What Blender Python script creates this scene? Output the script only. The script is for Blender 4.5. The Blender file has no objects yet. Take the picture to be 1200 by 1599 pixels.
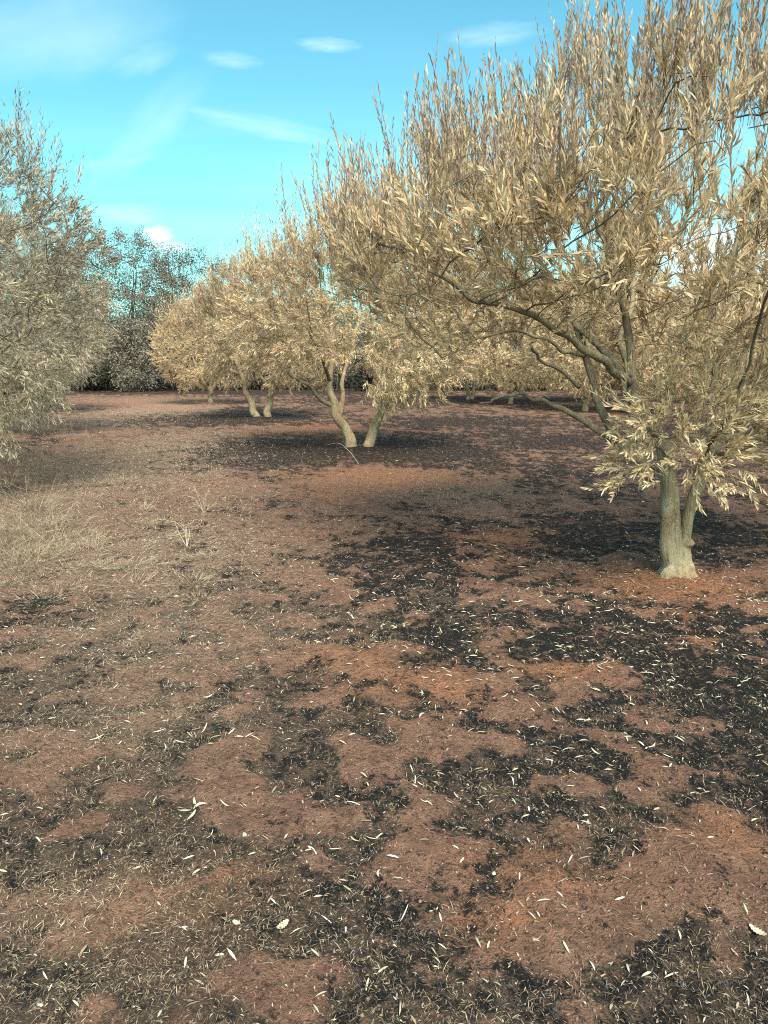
import bpy, math, random
import numpy as np
from mathutils import Vector, Matrix

# ------------------------------------------------------------------ camera, sky, sun, exposure
scene = bpy.context.scene
COL = scene.collection
CAM_H, PITCH, FPX = 1.6, math.radians(11.2), 1155.0
cam_d = bpy.data.cameras.new('camera')
cam_d.sensor_fit = 'VERTICAL'; cam_d.sensor_height = 36.0; cam_d.lens = 26.0
cam_d.clip_start = 0.05; cam_d.clip_end = 3000
cam = bpy.data.objects.new('camera', cam_d); COL.objects.link(cam)
cam.location = (0, 0, CAM_H); cam.rotation_euler = (math.pi/2 - PITCH, 0, 0)
scene.camera = cam

SUN_EL = math.radians(46)
SUN_AZ = math.atan2(0.22, -1.0)            # behind the viewer, a little to the right
sun_vec = Vector((math.sin(SUN_AZ)*math.cos(SUN_EL), math.cos(SUN_AZ)*math.cos(SUN_EL), math.sin(SUN_EL)))

def px_dir(px, py):
    """world direction of a photograph pixel (1200 x 1599)"""
    u, v = (px-600)/FPX, (799.5-py)/FPX
    c, s = math.cos(PITCH), math.sin(PITCH)
    return Vector((u, c + v*s, -s + v*c)).normalized()
def at(px, py, Y):
    d = px_dir(px, py); t = Y/d.y
    return np.array((d.x*t, Y, CAM_H + d.z*t))
def ground_at(px, py):
    d = px_dir(px, py); t = CAM_H/max(-d.z, 1e-3)
    return np.array((d.x*t, d.y*t))

world = bpy.data.worlds.new('World'); scene.world = world; world.use_nodes = True
nt = world.node_tree; nt.nodes.clear()
def N(nt, t, **kw):
    n = nt.nodes.new(t)
    for k, v in kw.items(): setattr(n, k, v)
    return n
def setin(n, **kw):
    for k, v in kw.items(): n.inputs[k.replace('_', ' ')].default_value = v
def math_node(nt, op, a, b=None, clamp=False):
    n = N(nt, 'ShaderNodeMath', operation=op, use_clamp=clamp)
    for i, v in enumerate((a, b)):
        if v is None: continue
        if isinstance(v, (int, float)): n.inputs[i].default_value = v
        else: nt.links.new(v, n.inputs[i])
    return n.outputs[0]
def mix_col(nt, fac, a, b, blend='MIX'):
    n = N(nt, 'ShaderNodeMix', data_type='RGBA', blend_type=blend)
    for i, v in ((0, fac), (6, a), (7, b)):
        if isinstance(v, (int, float)): n.inputs[i].default_value = v
        elif isinstance(v, tuple): n.inputs[i].default_value = v if len(v) == 4 else (*v, 1)
        else: nt.links.new(v, n.inputs[i])
    return n.outputs[2]
def ramp(nt, fac, p0, p1, interp='EASE'):
    n = N(nt, 'ShaderNodeMapRange', interpolation_type='SMOOTHSTEP')
    nt.links.new(fac, n.inputs[0]); n.inputs[1].default_value = p0; n.inputs[2].default_value = p1
    return n.outputs[0]
def noise(nt, vec, scale, detail=4, rough=0.55, dist=0.0):
    n = N(nt, 'ShaderNodeTexNoise'); n.inputs['Scale'].default_value = scale
    n.inputs['Detail'].default_value = detail; n.inputs['Roughness'].default_value = rough
    n.inputs['Distortion'].default_value = dist
    if vec is not None: nt.links.new(vec, n.inputs['Vector'])
    return n.outputs['Fac']

sky = N(nt, 'ShaderNodeTexSky', sky_type='NISHITA', sun_disc=False)
sky.sun_elevation = SUN_EL; sky.sun_rotation = SUN_AZ
sky.air_density = 1.0; sky.dust_density = 1.2; sky.ozone_density = 2.0
tc = N(nt, 'ShaderNodeTexCoord')
base = mix_col(nt, 1.0, sky.outputs[0], (0.71, 1.43, 1.20), 'MULTIPLY')
# thin cirrus in world directions: project the view direction on a high flat layer
sep = N(nt, 'ShaderNodeSeparateXYZ'); nt.links.new(tc.outputs['Generated'], sep.inputs[0])
zz = math_node(nt, 'MAXIMUM', math_node(nt, 'ADD', sep.outputs[2], 0.06), 0.03)
cu = math_node(nt, 'DIVIDE', sep.outputs[0], zz); cv = math_node(nt, 'DIVIDE', sep.outputs[1], zz)
cb = N(nt, 'ShaderNodeCombineXYZ'); nt.links.new(cu, cb.inputs[0]); nt.links.new(cv, cb.inputs[1])
mp = N(nt, 'ShaderNodeMapping'); nt.links.new(cb.outputs[0], mp.inputs[0])
mp.inputs['Rotation'].default_value = (0, 0, 0.5); mp.inputs['Scale'].default_value = (0.35, 1.1, 1)
c1 = ramp(nt, noise(nt, mp.outputs[0], 0.8, 3, 0.45, 0.3), 0.40, 0.95)
cloud = math_node(nt, 'MULTIPLY', c1, 0.35)
def cloud_patch(px, py, ax, ay, rot, amount, nscale, lo, hi):
    """a cloud of its own at a fixed direction of the sky (angular radii ax, ay)"""
    global cloud
    d = px_dir(px, py)
    right = d.cross(Vector((0, 0, 1))).normalized(); up = right.cross(d)
    r2 = right*math.cos(rot) + up*math.sin(rot); u2 = up*math.cos(rot) - right*math.sin(rot)
    def dot(v):
        n = N(nt, 'ShaderNodeVectorMath', operation='DOT_PRODUCT')
        nt.links.new(tc.outputs['Generated'], n.inputs[0]); n.inputs[1].default_value = v
        return n.outputs['Value']
    a = math_node(nt, 'DIVIDE', dot(r2), ax); b = math_node(nt, 'DIVIDE', dot(u2), ay)
    rr = math_node(nt, 'ADD', math_node(nt, 'MULTIPLY', a, a), math_node(nt, 'MULTIPLY', b, b))
    cbn = N(nt, 'ShaderNodeCombineXYZ'); nt.links.new(a, cbn.inputs[0]); nt.links.new(b, cbn.inputs[1])
    nz = noise(nt, cbn.outputs[0], nscale, 5, 0.6, 0.3)
    f = math_node(nt, 'ADD', math_node(nt, 'SUBTRACT', 1.0, rr), math_node(nt, 'MULTIPLY', math_node(nt, 'SUBTRACT', nz, 0.5), 1.6))
    front = ramp(nt, dot(d), 0.3, 0.6)
    m = math_node(nt, 'MULTIPLY', math_node(nt, 'MULTIPLY', ramp(nt, f, lo, hi), amount), front)
    cloud = math_node(nt, 'MAXIMUM', cloud, m)
cloud_patch(512, 70, 0.040, 0.009, 0.0, 0.42, 1.6, -.2, 2.0)
cloud_patch(362, 94, 0.036, 0.010, 0.0, 0.32, 1.6, -.2, 2.0)
cloud_patch(770, 55, 0.060, 0.014, 0.05, 0.32, 1.5, -.2, 2.0)
cloud_patch(420, 198, 0.130, 0.016, -0.13, 0.32, 1.2, 0.0, 1.8)
cloud_patch(235, 200, 0.110, 0.030, 0.80, 0.26, 1.0, 0.0, 1.9)
cloud_patch(190, 250, 0.070, 0.012, 0.28, 0.25, 1.2, 0.0, 1.8)
cloud_patch(90, 45, 0.14, 0.05, 0.3, 0.30, 1.0, -.2, 1.9)
cloud_patch(225, 90, 0.05, 0.02, 0.4, 0.25, 1.2, 0.0, 1.9)
cloud_patch(205, 335, 0.060, 0.016, 0.0, 0.40, 1.3, 0.0, 1.8)
cloud_patch(248, 366, 0.024, 0.014, 0.0, 0.75, 1.4, 0.1, 1.1)
cloud_patch(262, 385, 0.040, 0.010, 0.0, 0.55, 1.4, 0.1, 1.2)
cloud_patch(1120, 400, 0.10, 0.05, 0.0, 0.8, 1.4, 0.0, 1.2)
skyc = mix_col(nt, cloud, base, (7.0, 8.2, 8.6))
bg = N(nt, 'ShaderNodeBackground'); bg.inputs['Strength'].default_value = 0.087
nt.links.new(skyc, bg.inputs['Color'])
wo = N(nt, 'ShaderNodeOutputWorld'); nt.links.new(bg.outputs[0], wo.inputs[0])

sun_d = bpy.data.lights.new('sun', 'SUN'); sun_d.energy = 5.0; sun_d.angle = math.radians(32); sun_d.color = (1.0, 0.89, 0.75)
sun = bpy.data.objects.new('sun', sun_d); COL.objects.link(sun)
sun.location = (0, 0, 30); sun.rotation_euler = sun_vec.to_track_quat('Z', 'Y').to_euler()

vs = scene.view_settings
vs.view_transform = 'Standard'; vs.look = 'None'; vs.exposure = 1.16; vs.gamma = 1.0; vs.use_curve_mapping = False
scene.cycles.use_denoising = False; scene.cycles.filter_width = 1.1
scene.cycles.max_bounces = 9; scene.cycles.diffuse_bounces = 6; scene.cycles.transmission_bounces = 6; scene.cycles.transparent_max_bounces = 4

rng = np.random.default_rng(11)

# ------------------------------------------------------------------ helpers
def tag(o, label=None, cat=None, group=None, kind=None):
    if label: o['label'] = label
    if cat: o['category'] = cat
    if group: o['group'] = group
    if kind: o['kind'] = kind
    return o
def link(name, mesh, mat=None, parent=None):
    o = bpy.data.objects.new(name, mesh)
    if mat is not None and len(mesh.materials) == 0: mesh.materials.append(mat)
    COL.objects.link(o)
    if parent is not None: o.parent = parent
    return o
def empty(name, loc):
    o = bpy.data.objects.new(name, None); o.empty_display_size = 0.2
    COL.objects.link(o); o.location = loc
    return o
def mesh_np(name, verts, loops, counts, attrs=None, smooth=False):
    me = bpy.data.meshes.new(name)
    verts = np.asarray(verts, dtype=np.float32); loops = np.asarray(loops, dtype=np.int32).ravel()
    counts = np.asarray(counts, dtype=np.int32)
    me.vertices.add(len(verts)); me.vertices.foreach_set('co', verts.ravel())
    me.loops.add(len(loops)); me.loops.foreach_set('vertex_index', loops)
    me.polygons.add(len(counts))
    starts = np.concatenate(([0], np.cumsum(counts)[:-1])).astype(np.int32)
    me.polygons.foreach_set('loop_start', starts)
    try: me.polygons.foreach_set('loop_total', counts)
    except Exception: pass
    if smooth: me.polygons.foreach_set('use_smooth', np.ones(len(counts), dtype=bool))
    for k, v in (attrs or {}).items():
        a = me.attributes.new(k, 'FLOAT', 'POINT'); a.data.foreach_set('value', np.asarray(v, dtype=np.float32))
    me.update(calc_edges=True); me.validate()
    return me
class Soup:
    """collects vertex and face arrays for one mesh"""
    def __init__(s): s.v = []; s.l = []; s.c = []; s.a = {}; s.n = 0
    def add(s, verts, faces, **attrs):
        verts = np.asarray(verts, float)
        for f in faces:                                   # list of (M,k) index arrays
            f = np.asarray(f)
            s.l.append((f + s.n).ravel()); s.c.append(np.full(len(f), f.shape[1]))
        for k, a in attrs.items(): s.a.setdefault(k, []).append(np.broadcast_to(a, (len(verts),)))
        s.v.append(verts); s.n += len(verts)
    def mesh(s, name, smooth=False):
        return mesh_np(name, np.concatenate(s.v), np.concatenate(s.l), np.concatenate(s.c),
                       {k: np.concatenate(a) for k, a in s.a.items()}, smooth)
def norm(v): return v/np.maximum(np.linalg.norm(v, axis=-1, keepdims=True), 1e-9)
def perp(d):
    a = np.where(np.abs(d[..., 2:3]) < 0.9, np.array([0, 0, 1.0]), np.array([1.0, 0, 0]))
    return norm(np.cross(d, a))

def _hash(ix, iy, seed):
    h = (ix.astype(np.int64)*374761393 + iy.astype(np.int64)*668265263 + seed*1442695041) & 0xffffffff
    h = ((h ^ (h >> 13))*1274126177) & 0xffffffff
    h = ((h ^ (h >> 16))*2246822519) & 0xffffffff
    return ((h ^ (h >> 15)) & 0xffffff)/float(0xffffff)
def vnoise(x, y, s, seed=0):
    x = np.asarray(x, float)/s + 1000.3; y = np.asarray(y, float)/s + 1000.7
    ix = np.floor(x); iy = np.floor(y); fx = x-ix; fy = y-iy
    fx = fx*fx*fx*(fx*(fx*6-15)+10); fy = fy*fy*fy*(fy*(fy*6-15)+10)
    a = _hash(ix, iy, seed); b = _hash(ix+1, iy, seed); c = _hash(ix, iy+1, seed); d = _hash(ix+1, iy+1, seed)
    return (a*(1-fx)+b*fx)*(1-fy) + (c*(1-fx)+d*fx)*fy
def fbm(x, y, s, seed=0, octv=3):
    t = 0; w = 1; tot = 0
    for k in range(octv):
        ca, sa = math.cos(k*1.1+seed), math.sin(k*1.1+seed)
        t = t + w*vnoise(x*ca - y*sa, x*sa + y*ca, s, seed+k*7); tot += w; w *= 0.5; s *= 0.5
    return t/tot

# ------------------------------------------------------------------ ground: relief and what lies where
def ell(px, py, rx, ry, amt):
    """a patch of the ground, read off the photograph and stored in metres"""
    c = ground_at(px, py); l = ground_at(px-rx, py); r = ground_at(px+rx, py)
    n = ground_at(px, py+ry); f = ground_at(px, py-ry)
    return (c[0], 0.5*(n[1]+f[1]), abs(r[0]-l[0])/2, abs(f[1]-n[1])/2, amt)
CHAR = [ell(*e) for e in (
 (1060,1030,210,85,1.0),(1130,1110,130,60,.9),(690,870,140,48,1.0),(600,905,70,36,.8),(930,838,130,32,1.0),(1130,835,90,36,1.0),
 (680,1000,90,55,.8),(850,1000,150,55,.75),(430,706,135,26,1.25),(640,706,120,18,1.2),(330,655,125,11,1.25),(480,662,60,7,.6),
 (555,1085,45,45,.7),(480,1035,70,36,.5),(440,1280,90,55,.45),(590,1220,100,60,.55),(60,1150,80,50,.45),(20,960,60,45,.8),
 (660,1420,110,60,.45),(900,1290,170,90,.6),(1100,1190,160,80,.7),(760,1120,150,60,.7),(60,1530,80,60,.4),(1000,1420,170,80,.4),
 (720,660,150,9,.7),(860,690,150,14,.7),(1000,740,200,20,.6),(270,860,60,24,.35),(300,820,80,20,.3),(120,640,60,8,.7),(40,690,70,14,.6),(760,1530,160,50,.45),
 (300,613,330,4,1.0),(380,640,60,6,.8),(560,690,90,10,.8),(450,725,90,12,.7),(800,625,300,6,.8),(1100,680,150,14,.7),(250,760,60,14,.3),(700,1230,120,60,.35),(1150,960,90,30,.7),(350,1180,120,50,.2))]
STRAW = [ell(*e) for e in (
 (90,790,200,120,1.0),(230,720,170,50,1.0),(240,870,220,70,.9),(30,890,100,60,.9),(330,800,100,50,.55),(190,650,170,22,1.0),(240,628,150,6,.6),(330,700,110,30,.6),
 (220,1000,230,70,.65),(160,1130,220,80,.5),(100,1420,160,80,.45),(420,870,120,60,.4),(730,770,120,20,.45),(650,760,150,24,.3))]
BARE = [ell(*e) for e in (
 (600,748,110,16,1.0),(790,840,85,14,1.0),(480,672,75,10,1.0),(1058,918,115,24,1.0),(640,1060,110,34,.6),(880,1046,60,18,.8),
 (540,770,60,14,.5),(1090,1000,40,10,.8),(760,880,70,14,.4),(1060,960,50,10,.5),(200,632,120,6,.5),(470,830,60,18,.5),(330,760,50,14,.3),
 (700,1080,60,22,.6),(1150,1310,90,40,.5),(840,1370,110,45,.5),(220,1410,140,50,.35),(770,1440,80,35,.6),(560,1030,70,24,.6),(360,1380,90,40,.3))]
def field(P, x, y):
    t = np.zeros_like(x)
    for cx, cy, rx, ry, a in P:
        q = ((x-cx)/rx)**2 + ((y-cy)/ry)**2
        t = np.maximum(t, a*np.exp(-q*0.8))
    return t
TREES1 = (2.2, 5.4)
ROW = [(-0.42, 14.3), (-3.75, 22.8), (-7.3, 31.5)]
def relief(x, y):
    r = np.hypot(x, y); w = np.clip(1.25 - r/16, 0.12, 1)
    m = vnoise(x, y, 0.26, 3); m2 = vnoise(x*0.8+y*0.6, y*0.8-x*0.6, 0.13, 5)
    h = 0.045*(fbm(x, y, 2.8, 1, 2)-0.5) + w*(0.052*(m*m-0.3) + 0.030*(m2-0.5) + 0.018*(vnoise(x, y, 0.075, 9)-0.5) + 0.012*(vnoise(x, y, 0.034, 13)-0.5)*np.clip(2-r/4, 0, 1))
    for tx, ty, am in [(2.2, 5.38, 0.06)] + [(a, b, 0.08) for a, b in ROW]:
        h = h + am*np.exp(-(((x-tx)/0.55)**2 + ((y-ty)/0.5)**2))
    return h
def mound(x, y):
    q = .5*vnoise(x, y, 0.26, 3) + .5*vnoise(x*0.8+y*0.6, y*0.8-x*0.6, 0.13, 5)
    q = np.clip((q-.43)/.2, 0, 1); return q*q*(3-2*q)
def duff_at(x, y):
    near = np.clip((7.5-y)/3.5, .12, 1)
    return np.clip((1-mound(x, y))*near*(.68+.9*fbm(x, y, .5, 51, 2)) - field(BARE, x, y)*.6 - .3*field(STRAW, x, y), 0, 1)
def char_at(x, y):
    f = field(CHAR, x, y)
    side = np.clip(0.33 + 0.05*(x + 0.20*y - 1.0), 0.12, 0.40) - .05*np.clip(3.6-y, 0, 1) + .10*np.clip((y-9)/9, 0, 1)*np.clip((x+.3*y)/5, 0, 1)
    m = vnoise(x, y, 0.33, 3)
    n = fbm(x, y, 0.55, 21, 3); n2 = fbm(x, y, 0.16, 23, 2)
    b = field(BARE, x, y); s = field(STRAW, x, y); n3 = vnoise(x*.7+y*.7, y*.7-x*.7, .055, 29)
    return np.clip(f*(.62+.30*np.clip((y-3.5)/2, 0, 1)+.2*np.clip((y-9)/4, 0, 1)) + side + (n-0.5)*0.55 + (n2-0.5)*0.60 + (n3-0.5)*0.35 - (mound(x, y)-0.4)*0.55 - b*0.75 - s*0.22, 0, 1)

# rows and columns of the sheet, finer where one stands
rad = np.concatenate((np.linspace(0.02, 0.95, 8), np.geomspace(1.0, 8.5, 330), np.geomspace(8.7, 60, 110), np.geomspace(64, 1500, 24)))
th = np.radians(np.concatenate((np.linspace(-180, -60, 30), np.linspace(-56, -36, 24), np.linspace(-35, 35, 440), np.linspace(36, 56, 24), np.linspace(60, 180, 30))))
R_, T_ = np.meshgrid(rad, th, indexing='ij')
gx = (R_*np.sin(T_)).ravel(); gy = (R_*np.cos(T_)).ravel()
gz = relief(gx, gy)
nr, nc = len(rad), len(th)
ii = (np.arange(nr-1)[:, None]*nc + np.arange(nc-1)[None, :]).ravel()
quads = np.stack((ii, ii+1, ii+nc+1, ii+nc), 1)[:, ::-1]
gm = mesh_np('ground', np.stack((gx, gy, gz), 1), quads, np.full(len(quads), 4),
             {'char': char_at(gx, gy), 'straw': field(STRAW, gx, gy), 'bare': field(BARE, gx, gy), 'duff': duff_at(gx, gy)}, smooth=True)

def new_mat(name):
    m = bpy.data.materials.new(name); m.use_nodes = True
    nt = m.node_tree; nt.nodes.clear()
    out = N(nt, 'ShaderNodeOutputMaterial'); b = N(nt, 'ShaderNodeBsdfPrincipled')
    nt.links.new(b.outputs[0], out.inputs[0])
    return m, nt, b, out
def attr(nt, name): return N(nt, 'ShaderNodeAttribute', attribute_name=name).outputs['Fac']
def bump(nt, b, h, strength, dist):
    n = N(nt, 'ShaderNodeBump'); n.inputs['Strength'].default_value = strength; n.inputs['Distance'].default_value = dist
    nt.links.new(h, n.inputs['Height']); nt.links.new(n.outputs[0], b.inputs['Normal'])

mat_soil, nt, b, out = new_mat('scorched_soil')
geo = N(nt, 'ShaderNodeNewGeometry'); P = geo.outputs['Position']
n_big = noise(nt, P, 1.3, 4); n_mid = noise(nt, P, 9, 5, 0.6); n_fine = ramp(nt, noise(nt, P, 38, 6, 0.72), 0.30, 0.70); n_grit = ramp(nt, noise(nt, P, 130, 5, 0.75), 0.30, 0.70); n_clot = ramp(nt, noise(nt, P, 13, 5, 0.65), 0.32, 0.68)
soil = mix_col(nt, ramp(nt, n_mid, 0.3, 0.7), (0.25, 0.134, 0.094), (0.43, 0.245, 0.172))
soil = mix_col(nt, ramp(nt, n_big, 0.45, 0.75), soil, (0.36, 0.195, 0.132))
df = ramp(nt, math_node(nt, 'ADD', attr(nt, 'duff'), math_node(nt, 'ADD', math_node(nt, 'MULTIPLY', math_node(nt, 'SUBTRACT', n_clot, 0.5), 0.7), math_node(nt, 'MULTIPLY', math_node(nt, 'SUBTRACT', n_fine, 0.5), 0.8))), 0.30, 0.75)
duffc = mix_col(nt, n_grit, (0.035, 0.029, 0.023), (0.16, 0.128, 0.098))
soil = mix_col(nt, math_node(nt, 'MULTIPLY', df, 0.85), soil, duffc)
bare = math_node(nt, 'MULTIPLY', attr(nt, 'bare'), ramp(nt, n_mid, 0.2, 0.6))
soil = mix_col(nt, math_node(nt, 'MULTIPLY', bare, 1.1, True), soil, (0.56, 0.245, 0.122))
strawf = math_node(nt, 'MULTIPLY', attr(nt, 'straw'), math_node(nt, 'ADD', math_node(nt, 'MULTIPLY', ramp(nt, n_fine, 0.15, 0.75), 0.65), 0.35))
soil = mix_col(nt, math_node(nt, 'MULTIPLY', strawf, 0.85), soil, (0.48, 0.350, 0.262))
soil = mix_col(nt, math_node(nt, 'MULTIPLY', ramp(nt, n_grit, 0.62, 0.95), 0.5), soil, (0.34, 0.24, 0.165))
soil = mix_col(nt, math_node(nt, 'MULTIPLY', ramp(nt, n_clot, 0.45, 0.0), 0.35), soil, (0.085, 0.057, 0.043))
soil = mix_col(nt, math_node(nt, 'MULTIPLY', ramp(nt, n_fine, 0.40, 0.0), 0.7), soil, (0.040, 0.026, 0.020))
cf = math_node(nt, 'ADD', attr(nt, 'char'), math_node(nt, 'MULTIPLY', math_node(nt, 'SUBTRACT', n_fine, 0.5), 0.75))
cf = math_node(nt, 'ADD', cf, math_node(nt, 'MULTIPLY', math_node(nt, 'SUBTRACT', n_grit, 0.5), 0.45))
cf = math_node(nt, 'ADD', cf, math_node(nt, 'MULTIPLY', math_node(nt, 'SUBTRACT', n_clot, 0.5), 0.95))
cmask = ramp(nt, cf, 0.44, 0.86)
charc = mix_col(nt, ramp(nt, n_grit, 0.6, 1.0), (0.0105, 0.0115, 0.0125), (0.050, 0.052, 0.052))
colr = mix_col(nt, math_node(nt, 'MULTIPLY', cmask, 0.93), soil, charc)
nt.links.new(colr, b.inputs['Base Color']); b.inputs['Roughness'].default_value = 0.95
b.inputs['Specular IOR Level'].default_value = 0.15
hh = math_node(nt, 'ADD', math_node(nt, 'MULTIPLY', n_fine, 1.0), math_node(nt, 'MULTIPLY', n_grit, 0.5))
bump(nt, b, math_node(nt, 'ADD', hh, math_node(nt, 'MULTIPLY', n_clot, 0.9)), 1.0, 0.035)
ground = link('ground', gm, mat_soil); tag(ground, kind='structure')
tag(ground, 'red brown soil with black burnt patches and dry litter', 'ground')

def two_tone(name, c0, c1, c2=None, rough=0.8, trans=0.0, attrname='rnd', spec=0.2, back=None, grey=None):
    m, nt, b, out = new_mat(name)
    a = attr(nt, attrname)
    c = mix_col(nt, ramp(nt, a, 0.0, 0.6 if c2 else 1.0), c0, c1)
    if c2: c = mix_col(nt, ramp(nt, a, 0.6, 1.0), c, c2)
    if grey:
        fr = math_node(nt, 'FRACT', math_node(nt, 'MULTIPLY', a, 53.7))
        c = mix_col(nt, math_node(nt, 'MULTIPLY', ramp(nt, fr, 0.72, 0.88), 0.45), c, grey)
        c = mix_col(nt, math_node(nt, 'MULTIPLY', ramp(nt, fr, 0.16, 0.05), 0.6), c, tuple(x*.75 for x in c0))
    if back:
        g = N(nt, 'ShaderNodeNewGeometry')
        c = mix_col(nt, math_node(nt, 'MULTIPLY', g.outputs['Backfacing'], 0.6), c, back)
    nt.links.new(c, b.inputs['Base Color']); b.inputs['Roughness'].default_value = rough
    b.inputs['Specular IOR Level'].default_value = spec
    if trans:
        t = N(nt, 'ShaderNodeBsdfTranslucent'); nt.links.new(c, t.inputs[0])
        ms = N(nt, 'ShaderNodeMixShader'); ms.inputs[0].default_value = trans
        nt.links.new(b.outputs[0], ms.inputs[1]); nt.links.new(t.outputs[0], ms.inputs[2]); nt.links.new(ms.outputs[0], out.inputs[0])
    return m
M_TAN = two_tone('scorched_olive_leaf', (0.28, 0.195, 0.155), (0.58, 0.44, 0.260), (0.76, 0.64, 0.42), 0.6, 0.36, spec=0.3, grey=(0.33, 0.31, 0.25))
M_GREY = two_tone('grey_olive_leaf', (0.17, 0.135, 0.098), (0.41, 0.345, 0.24), (0.60, 0.54, 0.41), 0.6, 0.3, spec=0.3, grey=(0.30, 0.29, 0.25))
M_OAK = two_tone('burnt_oak_leaf', (0.075, 0.066, 0.054), (0.20, 0.172, 0.135), (0.30, 0.265, 0.215), 0.8, 0.15)
M_SCRUB = two_tone('scorched_scrub_leaf', (0.085, 0.078, 0.062), (0.24, 0.215, 0.168), (0.36, 0.325, 0.26), 0.8, 0.2)
M_LITTER = two_tone('fallen_leaf_pale', (0.24, 0.20, 0.13), (0.46, 0.42, 0.31), (0.64, 0.61, 0.51), 0.65, 0.1, spec=0.3)
M_STRAW = two_tone('dry_straw', (0.055, 0.042, 0.030), (0.25, 0.195, 0.132), (0.50, 0.42, 0.30), 0.85, 0.1)
M_FLAKE = two_tone('charred_flake', (0.008, 0.008, 0.009), (0.030, 0.031, 0.033), (0.11, 0.115, 0.115), 0.6, 0.0, spec=0.4)
M_CLOD = two_tone('soil_crumb', (0.03, 0.020, 0.016), (0.10, 0.062, 0.046), (0.19, 0.12, 0.088), 0.95)

def bark_mat(name, c0, c1, c2, scale=14):
    m, nt, b, out = new_mat(name)
    tcn = N(nt, 'ShaderNodeTexCoord'); mpn = N(nt, 'ShaderNodeMapping')
    nt.links.new(tcn.outputs['Object'], mpn.inputs[0]); mpn.inputs['Scale'].default_value = (1, 1, 0.35)
    a = noise(nt, mpn.outputs[0], scale, 6, 0.65, 0.4); a2 = noise(nt, mpn.outputs[0], scale*4.5, 4, 0.7); a3 = noise(nt, tcn.outputs['Object'], 4.5, 3)
    c = mix_col(nt, ramp(nt, a, 0.35, 0.65), c0, c1)
    c = mix_col(nt, ramp(nt, a3, 0.45, 0.65), c, c2)
    c = mix_col(nt, math_node(nt, 'MULTIPLY', ramp(nt, noise(nt, tcn.outputs['Object'], 22, 4, 0.6), 0.55, 0.7), 0.5), c, tuple(min(1, x*1.35) for x in c1))
    c = mix_col(nt, math_node(nt, 'MULTIPLY', ramp(nt, a2, 0.5, 0.25), 0.8), c, tuple(x*0.3 for x in c0))
    nt.links.new(c, b.inputs['Base Color']); b.inputs['Roughness'].default_value = 0.9; b.inputs['Specular IOR Level'].default_value = 0.15
    bump(nt, b, math_node(nt, 'ADD', a, math_node(nt, 'MULTIPLY', a2, 0.6)), 1.0, 0.022)
    return m
M_BARK = bark_mat('olive_bark', (0.25, 0.205, 0.13), (0.35, 0.295, 0.195), (0.27, 0.18, 0.105))
M_BARKD = bark_mat('olive_limb_bark', (0.18, 0.155, 0.105), (0.27, 0.235, 0.155), (0.14, 0.115, 0.085))
M_TWIG = bark_mat('twig_bark', (0.17, 0.148, 0.110), (0.26, 0.225, 0.165), (0.14, 0.12, 0.095), 30)
M_OAKBARK = bark_mat('burnt_bark', (0.035, 0.032, 0.028), (0.085, 0.075, 0.06), (0.05, 0.042, 0.034), 8)
M_PALEBARK = bark_mat('pale_bark', (0.14, 0.12, 0.09), (0.24, 0.21, 0.165), (0.10, 0.085, 0.065), 8)

# ------------------------------------------------------------------ tubes, skeletons, shoots
def catmull(pts, n):
    p = np.asarray(pts, float); p = np.vstack((2*p[0]-p[1], p, 2*p[-1]-p[-2])); out = []
    for i in range(1, len(p)-2):
        t = np.linspace(0, 1, n, endpoint=False)[:, None]
        a, b_, c, d = p[i-1], p[i], p[i+1], p[i+2]
        out.append(0.5*((2*b_) + (-a+c)*t + (2*a-5*b_+4*c-d)*t*t + (-a+3*b_-3*c+d)*t**3))
    out.append(p[-2][None]); return np.vstack(out)
def tube(soup, pts, rad, sides, lump=0.0, seed=0, closed=True):
    pts = np.asarray(pts, float); n = len(pts); rad = np.asarray(rad, float)
    d = norm(np.gradient(pts, axis=0)); u = perp(d[0]); fr = []
    for i in range(n):
        u = u - d[i]*np.dot(u, d[i]); u = u/max(np.linalg.norm(u), 1e-9); fr.append((u, np.cross(d[i], u)))
    U = np.array([f[0] for f in fr]); V = np.array([f[1] for f in fr])
    a = np.linspace(0, 2*np.pi, sides, endpoint=False)
    rr = np.repeat(rad[:, None], sides, 1)
    if lump:
        ii = np.arange(n)[:, None]*0.35; aa = a[None, :]
        rr = rr*(1 + lump*(np.sin(2*aa+ii*0.7+seed)*0.5 + np.sin(3*aa-ii*0.9+seed*2)*0.4 + np.sin(ii*2.3+seed+aa)*0.4))
    v = pts[:, None] + rr[..., None]*(np.cos(a)[None, :, None]*U[:, None] + np.sin(a)[None, :, None]*V[:, None])
    i0 = (np.arange(n-1)[:, None]*sides + np.arange(sides)[None, :]).ravel()
    i1 = (np.arange(n-1)[:, None]*sides + (np.arange(sides)[None, :]+1) % sides).ravel()
    q = np.stack((i0, i1, i1+sides, i0+sides), 1)
    verts = v.reshape(-1, 3); faces = [q]
    if closed:
        verts = np.vstack((verts, pts[0], pts[-1])); k = n*sides; s = np.arange(sides); s1 = (s+1) % sides
        faces.append(np.stack((s1, s, np.full(sides, k)), 1)); faces.append(np.stack(((n-1)*sides+s, (n-1)*sides+s1, np.full(sides, k+1)), 1))
    soup.add(verts, faces)
def remeshed(mesh, voxel, name):
    o = bpy.data.objects.new('remesh_source', mesh); COL.objects.link(o)
    md = o.modifiers.new('r', 'REMESH'); md.mode = 'VOXEL'; md.voxel_size = voxel; md.use_smooth_shade = True
    sm = o.modifiers.new('s', 'SMOOTH'); sm.iterations = 2; sm.factor = 0.5
    bpy.context.view_layer.update()
    dg = bpy.context.evaluated_depsgraph_get()
    me = bpy.data.meshes.new_from_object(o.evaluated_get(dg)); me.name = name
    bpy.data.objects.remove(o); return me

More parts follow.
